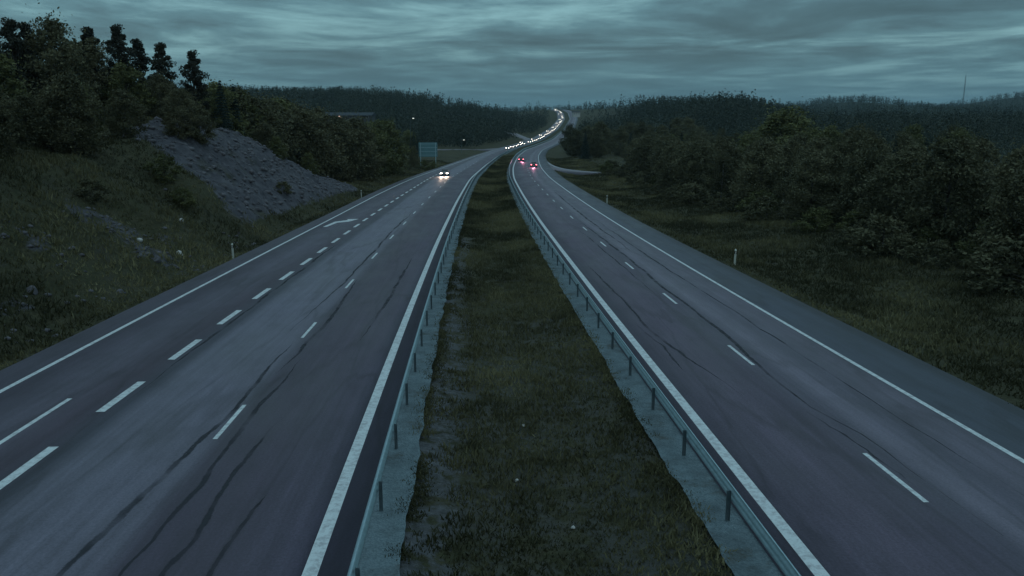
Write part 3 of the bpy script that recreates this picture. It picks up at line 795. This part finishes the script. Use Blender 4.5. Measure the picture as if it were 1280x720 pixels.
def rD():
    while True:
        if random.random() < .3: return random.uniform(480, 1500), random.uniform(1620, 2100)
        y = random.uniform(950, 2600); x = random.uniform(-.45*y, .72*y)
        if clear(x, y, 14): return x, y
tag(far_wood('distant_wood', 5200, rD, 11, 14, 48, 1.35), 'farthest wooded hills along the horizon', 'wood', None, 'stuff')

# ------------------------------------------------------------------ grass and stones
def tufts(name, pts, hs, nb, wd, spread, label):
    n = len(pts)*nb; P = np.repeat(np.asarray(pts), nb, 0); Hh = np.repeat(np.asarray(hs), nb)*(.5+.8*rng.random(n))
    P = P + np.column_stack([rng.normal(size=(n, 2))*spread, np.zeros(n)])
    ang = rng.random(n)*6.283; W = wd*(.6+.8*rng.random(n))
    a = np.column_stack([np.cos(ang)*W, np.sin(ang)*W, np.zeros(n)])
    lean = np.column_stack([rng.normal(size=(n, 2))*.45*Hh[:, None], Hh])
    V = np.stack([P-a, P+a, P+lean*.98+a*.25, P+lean-a*.25], 1).reshape(-1, 3); V[:, 2] -= .02
    pp = np.asarray(pts); base = (fbm(pp[:, 0]*.22+3, pp[:, 1]*.13+8, 4)*2.6+.35 + .5*fbm(pp[:, 0]*1.5, pp[:, 1]*1.5, 2))
    T = np.repeat(np.clip(np.repeat(base, nb)+.16*rng.normal(size=n), 0, 1), 4)
    o = link(name, tone_mesh(name, V, np.arange(len(V)).reshape(-1, 4), T), M_GRASS)
    tag(o, label, 'grass', None, 'stuff')
def grass():
    # median
    pts = []; n = 38000
    Y = 6 + 330*rng.random(n)**2.0; t = rng.random(n)
    a, b = xL(Y)+1.55, xR(Y)-1.55; X = a+(b-a)*t
    edge = np.clip((X-a)/2.2, 0, 1)
    keep = (vnoise(X*1.1, Y*1.1)*.6+vnoise(X*3, Y*3)*.25+np.clip((X-a-.1)/2.6, 0, 1)*.8 > .66) | ((Y > 75) & (edge > .1)) | ((Y > 38) & (Y < 60) & (edge > .5))
    X, Y = X[keep], Y[keep]; Z = terrain(X, Y); big = 1+Y/70
    tufts('median_grass', np.column_stack([X, Y, Z]), (.05+.10*vnoise(X*.7, Y*.7))*big, 5, .022, .10, 'short dark grass and weeds covering the median between the guard rails')
    for f, o_, s_ in ((xL, 1.66, 1), (xR, -1.66, -1)):
        n = 9000; Y = 5 + 150*rng.random(n)**1.5; o2 = o_ + s_*(.22*np.abs(rng.normal(size=n)) - .16*(vnoise(Y*1.3, Y*0+o_) > .45)*rng.random(n)*2.2)
        X, Y2 = at(f, Y, o2); k = vnoise(Y*.9+7, Y*0+3) > .28; X, Y2 = X[k], Y2[k]
        tufts('edge_grass', np.column_stack([X, Y2, zroad(Y2)-.10]), (.04+.07*rng.random(len(X))), 5, .02, .07, 'ragged weeds along the edge of the crushed stone beside the %s carriageway' % ('left' if s_ > 0 else 'right'))
    # right verge
    n = 40000; Y = 16+300*rng.random(n)**1.7; d = 14*rng.random(n)**.9+.15 + 12*(rng.random(n) > .75)*rng.random(n); X = xR(Y)+offSR(Y)+d
    tufts('verge_grass', np.column_stack([X, Y, terrain(X, Y)]), (.14+.26*vnoise(X*.3, Y*.3)*np.clip(d/4, .3, 1)), 4, .04, .16, 'rough grass on the verge right of the motorway')
    n = 40000; Y = 14+260*rng.random(n)**1.6; d = 20*rng.random(n)**.9+.15; X = xL(Y)-offLE(Y)-1.45-d
    rk = rockmask(X, Y, d); keep = rk < rng.random(n)*.8
    X, Y, d = X[keep], Y[keep], d[keep]
    tufts('bank_grass', np.column_stack([X, Y, terrain(X, Y)]), (.12+.32*vnoise(X*.3, Y*.3)*np.clip(d/3, .25, 1)), 4, .04, .16, 'rough grass growing on the bank left of the motorway')
grass()
def rock_mesh(r, seed, sub=2, name='boulder'):
    bm = bmesh.new(); bmesh.ops.create_icosphere(bm, subdivisions=sub, radius=1)
    rs = random.Random(seed); planes = [(Vector((rs.gauss(0, 1), rs.gauss(0, 1), rs.gauss(0, 1))).normalized(), rs.uniform(.55, .9)) for _ in range(9)]
    for v in bm.verts:
        for nrm, dd in planes:
            q = v.co.dot(nrm)
            if q > dd: v.co -= nrm*(q-dd)
        v.co *= r
    return bm_mesh(name, bm)
def rubble():
    protos = []
    for s in range(4):
        me = rock_mesh(1, s, 1); V = np.zeros(len(me.vertices)*3, np.float32); me.vertices.foreach_get('co', V)
        F = np.array([p.vertices[:] for p in me.polygons]); protos.append((V.reshape(-1, 3), F)); bpy.data.meshes.remove(me)
    Vs, Fs = [], []; off = 0; n = 0
    while n < 3800:
        y = random.uniform(66, 140); d = random.uniform(1.5, 17); x = edgeL(y)-d
        if float(rockmask(np.array(x), np.array(y), np.array(d))) < random.uniform(.15, .9): continue
        V, F = random.choice(protos); s = .05+.34*random.random()**5
        a = random.uniform(0, 6.28); ca, sa = math.cos(a), math.sin(a)
        q = V*np.array([s*random.uniform(.8, 1.5), s, s*random.uniform(.5, .9)]); q = np.column_stack([q[:, 0]*ca-q[:, 1]*sa, q[:, 0]*sa+q[:, 1]*ca, q[:, 2]])
        Vs.append(q+np.array([x, y, float(terrain(x, y))+s*.15])); Fs.append(F+off); off += len(V); n += 1
    for _ in range(1500):
        y = random.uniform(14, 72); d = random.uniform(1.2, 9); x = edgeL(y)-d
        if fbm(np.array(x*.35+5), np.array(y*.2+1)) < .07: continue
        V, F = random.choice(protos); s = .04+.16*random.random()**2
        q = V*np.array([s*1.3, s, s*.7]); Vs.append(q+np.array([x, y, float(terrain(x, y))+s*.1])); Fs.append(F+off); off += len(V)
    o = link('rubble', mesh_np('rubble', np.concatenate(Vs), np.concatenate(Fs)), M_STONE)
    tag(o, 'loose grey blasted rock strewn over the slope left of the motorway', 'rubble', None, 'stuff')
rubble()
for i, (xp, yp, Y, s, lab) in enumerate([(224, 308, 58, .26, 'pale boulder low on the left bank near the delineator post'),
                                         (226, 280, 64, .24, 'pale boulder on the left bank, straight above the lowest one'),
                                         (173, 283, 56, .22, 'pale boulder in the grass, leftmost of three on the bank'),
                                         (40, 362, 40, .30, 'grey boulder low on the bank near the left edge of the view'),
                                         (196, 322, 54, .30, 'flat grey boulder below the broken outcrop')]):
    X = px(xp, Y, yp); o = link('boulder', rock_mesh(s, 20+i), M_PALE if i < 3 else M_STONE)
    o.location = (X, Y, float(terrain(X, Y))+s*.35); tag(o, lab, 'boulder', 'boulders on the left bank')
for i, (X, Y, lab) in enumerate([(.36, 24.6, 'small white stone in the middle of the median, upper one of three'),
                                 (.12, 20.2, 'small white stone in the median below the upper one'),
                                 (1.4, 17.6, 'small white stone in the median nearest the camera')]):
    o = link('pebble', rock_mesh(.06, 40+i), M_PALE); o.location = (X, Y, float(terrain(X, Y))+.05); tag(o, lab, 'stone', 'white stones in the median')

# ------------------------------------------------------------------ large road sign (its back, seen from the bridge)
def road_sign():
    x, y = px(535, 236, 183), 236; g = float(terrain(x, y))
    root = empty('road_sign', (x, y, g), R(7)); tag(root, 'large blue-green direction sign panel standing left of the oncoming carriageway', 'road sign')
    mt = simple('sign_back', (.085, .20, .225), .5, .2, .08, 1.5)
    b = bmesh.new(); add_box(b, (-2.6, -.03, 2.9), (2.6, .03, 6.9), .015); link('panel', bm_mesh('panel', b), mt, root)
    b = bmesh.new()
    for z in (3.4, 4.4, 5.5, 6.5): add_box(b, (-2.5, -.085, z-.04), (2.5, -.033, z+.04))
    link('stiffener_rails', bm_mesh('stiffener_rails', b), M_STEEL, root)
    for sx in (-2.1, 2.1):
        b = bmesh.new(); add_box(b, (sx-.09, -.28, -.4), (sx+.09, -.09, 6.8), .01); link('leg', bm_mesh('leg', b), M_STEEL, root)
road_sign()

# ------------------------------------------------------------------ mast on the far hill
def mast():
    y = 1750; x = px(1202, y); g = float(terrain(x, y)); H = sight(1202, 90, y)[1] - g - 8
    root = empty('radio_mast', (x, y, g)); tag(root, 'thin lattice radio mast on the far wooded hill at the right', 'mast')
    b = bmesh.new(); w0 = 1.4; w1 = .8; nseg = int(H/6)
    cs = [(1, 0), (-.5, .866), (-.5, -.866)]
    for i in range(nseg):
        t0, t1 = i/nseg, (i+1)/nseg; a0, a1 = w0+(w1-w0)*t0, w0+(w1-w0)*t1
        for k in range(3):
            p0 = Vector((cs[k][0]*a0, cs[k][1]*a0, H*t0)); p1 = Vector((cs[k][0]*a1, cs[k][1]*a1, H*t1))
            n_ = cs[(k+1) % 3]; q1 = Vector((n_[0]*a1, n_[1]*a1, H*t1))
            add_tube(b, p0, p1, .17, .17, 5); add_tube(b, p0, q1, .09, .09, 4); add_tube(b, p1, q1, .09, .09, 4)
    link('tower', bm_mesh('tower', b), M_POST, root)
    b = bmesh.new(); add_tube(b, (0, 0, H), (0, 0, H+8), .22, .08, 6); link('antenna', bm_mesh('antenna', b), M_POST, root)
    b = bmesh.new()
    for z in (H*.55, H*.9):
        for k in range(3):
            add_tube(b, (cs[k][0]*w1, cs[k][1]*w1, z), (cs[k][0]*H*.45, cs[k][1]*H*.45, 0), .05, .05, 4)
    link('guy_wires', bm_mesh('guy_wires', b), M_POST, root)
mast()

# ------------------------------------------------------------------ far buildings and lamps
M_WALL = simple('painted_timber', (.05, .055, .06), .8, 0, .1, 1); M_PALEWALL = simple('pale_wall', (.45, .46, .44), .8, 0, .1, 1)
M_ROOF = simple('metal_roof', (.022, .034, .045), .8, .1, .1, 1); M_LIT = emis('lit_window', (1.0, .62, .50), 1.6); M_DARKGLASS = simple('dark_glass', (.02, .03, .035), .15, 0, .1, 1)
def building(x, y, z, w_, d_, h_, rz, label, wall, nwin, lit=()):
    root = empty('farm_building', (x, y, z), rz); tag(root, label, 'building')
    b = bmesh.new(); add_box(b, (-w_/2, -d_/2, -2), (w_/2, d_/2, h_)); link('wall', bm_mesh('wall', b), wall, root)
    b = bmesh.new(); e = .6; hh = d_*.16
    vs_ = [b.verts.new(p) for p in ((-w_/2-e, -d_/2-e, h_-.1), (w_/2+e, -d_/2-e, h_-.1), (w_/2+e, d_/2+e, h_-.1), (-w_/2-e, d_/2+e, h_-.1), (-w_/2-e, 0, h_+hh), (w_/2+e, 0, h_+hh))]
    for f in ((0, 1, 5, 4), (2, 3, 4, 5), (0, 4, 3), (1, 2, 5), (0, 3, 2, 1)): b.faces.new([vs_[i] for i in f])
    link('roof', bm_mesh('roof', b), M_ROOF, root)
    for k in range(nwin):
        cx_ = -w_/2+(k+.5)*w_/nwin; b = bmesh.new(); ww = min(1.2, w_/nwin*.3) if k not in lit else 2.2
        add_box(b, (cx_-ww/2, -d_/2-.06, .7), (cx_+ww/2, -d_/2-.01, 1.9))
        f_ = link('window', bm_mesh('window', b), M_PALEWALL, root)
        b = bmesh.new(); add_box(b, (cx_-ww/2+.1, -d_/2-.09, .8), (cx_+ww/2-.1, -d_/2-.065, 1.8))
        pn = link('pane', bm_mesh('pane', b), M_LIT if k in lit else M_DARKGLASS, f_)
    return root
def build_at(xp, yp, Y, *a): X, Z = sight(xp, yp, Y); return building(X, Y, Z, *a)
build_at(436, 149.5, 440, 26, 9, 2.2, R(-6), 'long low building with a blue-grey roof and one lit opening above the left trees', M_WALL, 7, (2,))
build_at(720, 144, 860, 7, 6, 3, R(10), 'small pale house at the edge of the wood right of the far bend', M_PALEWALL, 3)
def lamp(x, y, z, h, label, energy):
    root = empty('street_lamp', (x, y, z)); tag(root, label, 'street lamp', 'lit street lamps left of the road')
    b = bmesh.new(); add_tube(b, (0, 0, -1), (0, 0, h), .07, .04, 8); add_tube(b, (0, 0, h), (.9, 0, h+.2), .035, .03, 6); link('pole', bm_mesh('pole', b), M_POST, root)
    b = bmesh.new(); add_box(b, (.7, -.16, h+.12), (1.5, .16, h+.28), .03); hd = link('lamp_head', bm_mesh('lamp_head', b), M_STEEL, root)
    b = bmesh.new(); add_box(b, (.8, -.13, h-.10), (1.4, .13, h+.115), .03); link('lens', bm_mesh('lens', b), emis('lamp_lens', (1.0, .93, .80), energy), hd)
def lamp_at(xp, yp, Y, lab, en):
    x = px(xp, Y); g = float(terrain(x, Y)); h = max(sight(xp, yp, Y)[1]-g, 4); lamp(x-1.1, Y, g, h, lab, en)
lamp_at(516.5, 148, 300, 'lit street lamp above the trees left of the large sign', 1.2)
lamp_at(579.5, 175, 352, 'lit street lamp beside the access road right of the large sign', .8)

# ------------------------------------------------------------------ cars
def prof_body(pts_side, half, name, inset=.12):
    """body lofted across its width from a side outline, narrower towards the roof"""
    bm = bmesh.new(); rows = []
    for s, k in ((-1, .93), (-.93, 1.0), (-.5, 1.02), (0, 1.025), (.5, 1.02), (.93, 1.0), (1, .93)):
        r = []
        for (y, z) in pts_side:
            wz = half*(1-inset*max(0, (z-.85))/.6)
            r.append(bm.verts.new((s*wz, y*(1 if abs(s) < .95 else .985), .25+(z-.25)*(k if z > .3 else 1))))
        rows.append(r)
    n = len(pts_side)
    for a, b in zip(rows[:-1], rows[1:]):
        for i in range(n): bm.faces.new((a[i], a[(i+1) % n], b[(i+1) % n], b[i]))
    bm.faces.new(rows[0]); bm.faces.new(rows[-1][::-1])
    return bm_mesh(name, bm)
M_CAR = {'grey': simple('car_paint_grey', (.12, .13, .14), .3, .3, .03, 1), 'dark': simple('car_paint_dark', (.03, .035, .045), .3, .3, .03, 1),
         'silver': simple('car_paint_silver', (.32, .34, .35), .3, .5, .03, 1)}
M_GLASS = simple('car_glass', (.015, .018, .02), .08, 0, .05, 1); M_TYRE = simple('rubber', (.02, .02, .02), .85, 0, .1, 8)
M_HEAD = emis('headlight_glow', (1.0, .86, .74), 30); M_HEADF = emis('headlight_glow_far', (1.0, .90, .78), 15); M_TAIL = emis('tail_light_glow', (1.0, .16, .20), 7)
def make_car(paint_, oncoming, far=False):
    root = empty('parked_car'); root.name = 'car'
    half = .88
    lower = [(2.15, .30), (2.2, .55), (2.1, .74), (1.25, .92), (-1.9, .98), (-2.18, .92), (-2.22, .5), (-2.1, .30)]
    link('body', prof_body(lower, half, 'body'), paint_, root)
    cab = [(1.15, .93), (.45, 1.40), (-.9, 1.44), (-1.75, .985)]
    link('cabin', prof_body(cab, half*.93, 'cabin', .28), M_GLASS, root)
    b = bmesh.new(); add_box(b, (-.60, -.95, 1.405), (.60, .42, 1.475), .02); link('roof', bm_mesh('roof', b), paint_, root)
    for sy in (1.35, -1.35):
        for sx in (-1, 1):
            b = bmesh.new(); add_tube(b, (sx*.70, sy, .32), (sx*.90, sy, .32), .32, .32, 18); wv = link('wheel', bm_mesh('wheel', b), M_TYRE, root)
            b = bmesh.new(); add_tube(b, (sx*.895, sy, .32), (sx*.91, sy, .32), .20, .19, 14); link('rim', bm_mesh('rim', b), M_STEEL, wv)
    for sx in (-1, 1):
        b = bmesh.new(); add_box(b, (sx*.66-.17, 2.10, .58), (sx*.66+.17, 2.23, .73), .03); link('headlight', bm_mesh('headlight', b), (M_HEADF if far else M_HEAD) if oncoming else M_REFL, root)
        b = bmesh.new(); add_box(b, (sx*.68-.15, -2.27, .68), (sx*.68+.15, -2.17, .86), .03); link('tail_light', bm_mesh('tail_light', b), M_TAIL, root)
        b = bmesh.new(); add_box(b, (sx*.98-.09, .62, .98), (sx*.98+.09, .78, 1.10), .03); link('mirror', bm_mesh('mirror', b), paint_, root)
    b = bmesh.new(); add_box(b, (-.36, 2.19, .42), (.36, 2.225, .54), .01); link('grille', bm_mesh('grille', b), M_BLACK, root)
    b = bmesh.new(); add_box(b, (-.26, -2.235, .50), (.26, -2.215, .61)); link('number_plate', bm_mesh('number_plate', b), M_WHITE, root)
    return root
def put_car(o, f, y, off, oncoming):
    X, Y = at(f, y, off); s = float(slope(f, Y)); p = float(slope(zroad, Y))
    a = -math.atan(s) + (math.pi if oncoming else 0)
    o.location = (X, Y, float(zroad(Y))+.01); o.rotation_euler = (math.atan(p)*(-1 if oncoming else 1), 0, a)
def beam(o, energy, col, tail=False):
    for sx in ((-1, 1) if not tail else (0,)):
        l_ = bpy.data.lights.new('lamp_beam', 'SPOT'); l_.energy = energy; l_.color = col; l_.shadow_soft_size = .08
        l_.spot_size = R(70 if not tail else 130); l_.spot_blend = .8
        q = bpy.data.objects.new('lamp_beam', l_); COL.objects.link(q); q.parent = o
        q.location = (sx*.62, 2.26 if not tail else -2.32, .66 if not tail else .8)
        q.rotation_euler = (R(82), 0, 0) if not tail else (R(-75), 0, 0)
c1 = make_car(M_CAR['grey'], True); put_car(c1, xL, 186, -6.3, True)
tag(c1, 'grey car with both headlights lit, nearest one driving towards the bridge', 'car', 'oncoming cars with headlights on'); beam(c1, 900, (1.0, .72, .55))
cF = make_car(M_CAR['silver'], True, True); put_car(cF, xL, 412, -2.6, True)
tag(cF, 'silver car leading the file of oncoming cars in the dip of the road', 'car', 'oncoming cars with headlights on'); 
yy = 412.; k = 0
while yy < 1390:
    yy += 13 + 8*random.random() + (6 if yy > 700 else 0); k += 1
    c = copy_tree(cF) if k % 6 else copy_tree(cF)
    put_car(c, xL, yy, -2.6 if k % 5 else -6.0, True)
    c['label'] = 'distant car in the file of lit oncoming cars winding down the far hill'; c['group'] = 'oncoming cars with headlights on in the far file'
c2 = make_car(M_CAR['dark'], False); put_car(c2, xR, 232, 5.6, False)
tag(c2, 'dark car with red tail lights driving away beside the slip road junction', 'car', 'cars driving away with tail lights on'); beam(c2, 700, (1.0, .30, .50), True)
c3 = copy_tree(c2); put_car(c3, xR, 275, 1.9, False); c3['label'] = 'dark car with red tail lights farther off in the inner lane of the right carriageway'

# ------------------------------------------------------------------ evening air
hz = bmesh.new(); add_box(hz, (-6200, -300, -60), (6200, 12200, 190)); hzm = bm_mesh('haze', hz)
hm = bpy.data.materials.new('evening_air'); hm.use_nodes = True; hm.node_tree.nodes.clear()
hq = NB(hm.node_tree); pv = hq.n('ShaderNodeVolumePrincipled'); pv.inputs['Density'].default_value = HAZE
pv.inputs['Color'].default_value = (.55, .80, .90, 1)
ho = hq.n('ShaderNodeOutputMaterial'); hq.l(pv.outputs[0], ho.inputs['Volume'])
tag(link('haze', hzm, hm), kind='stuff')
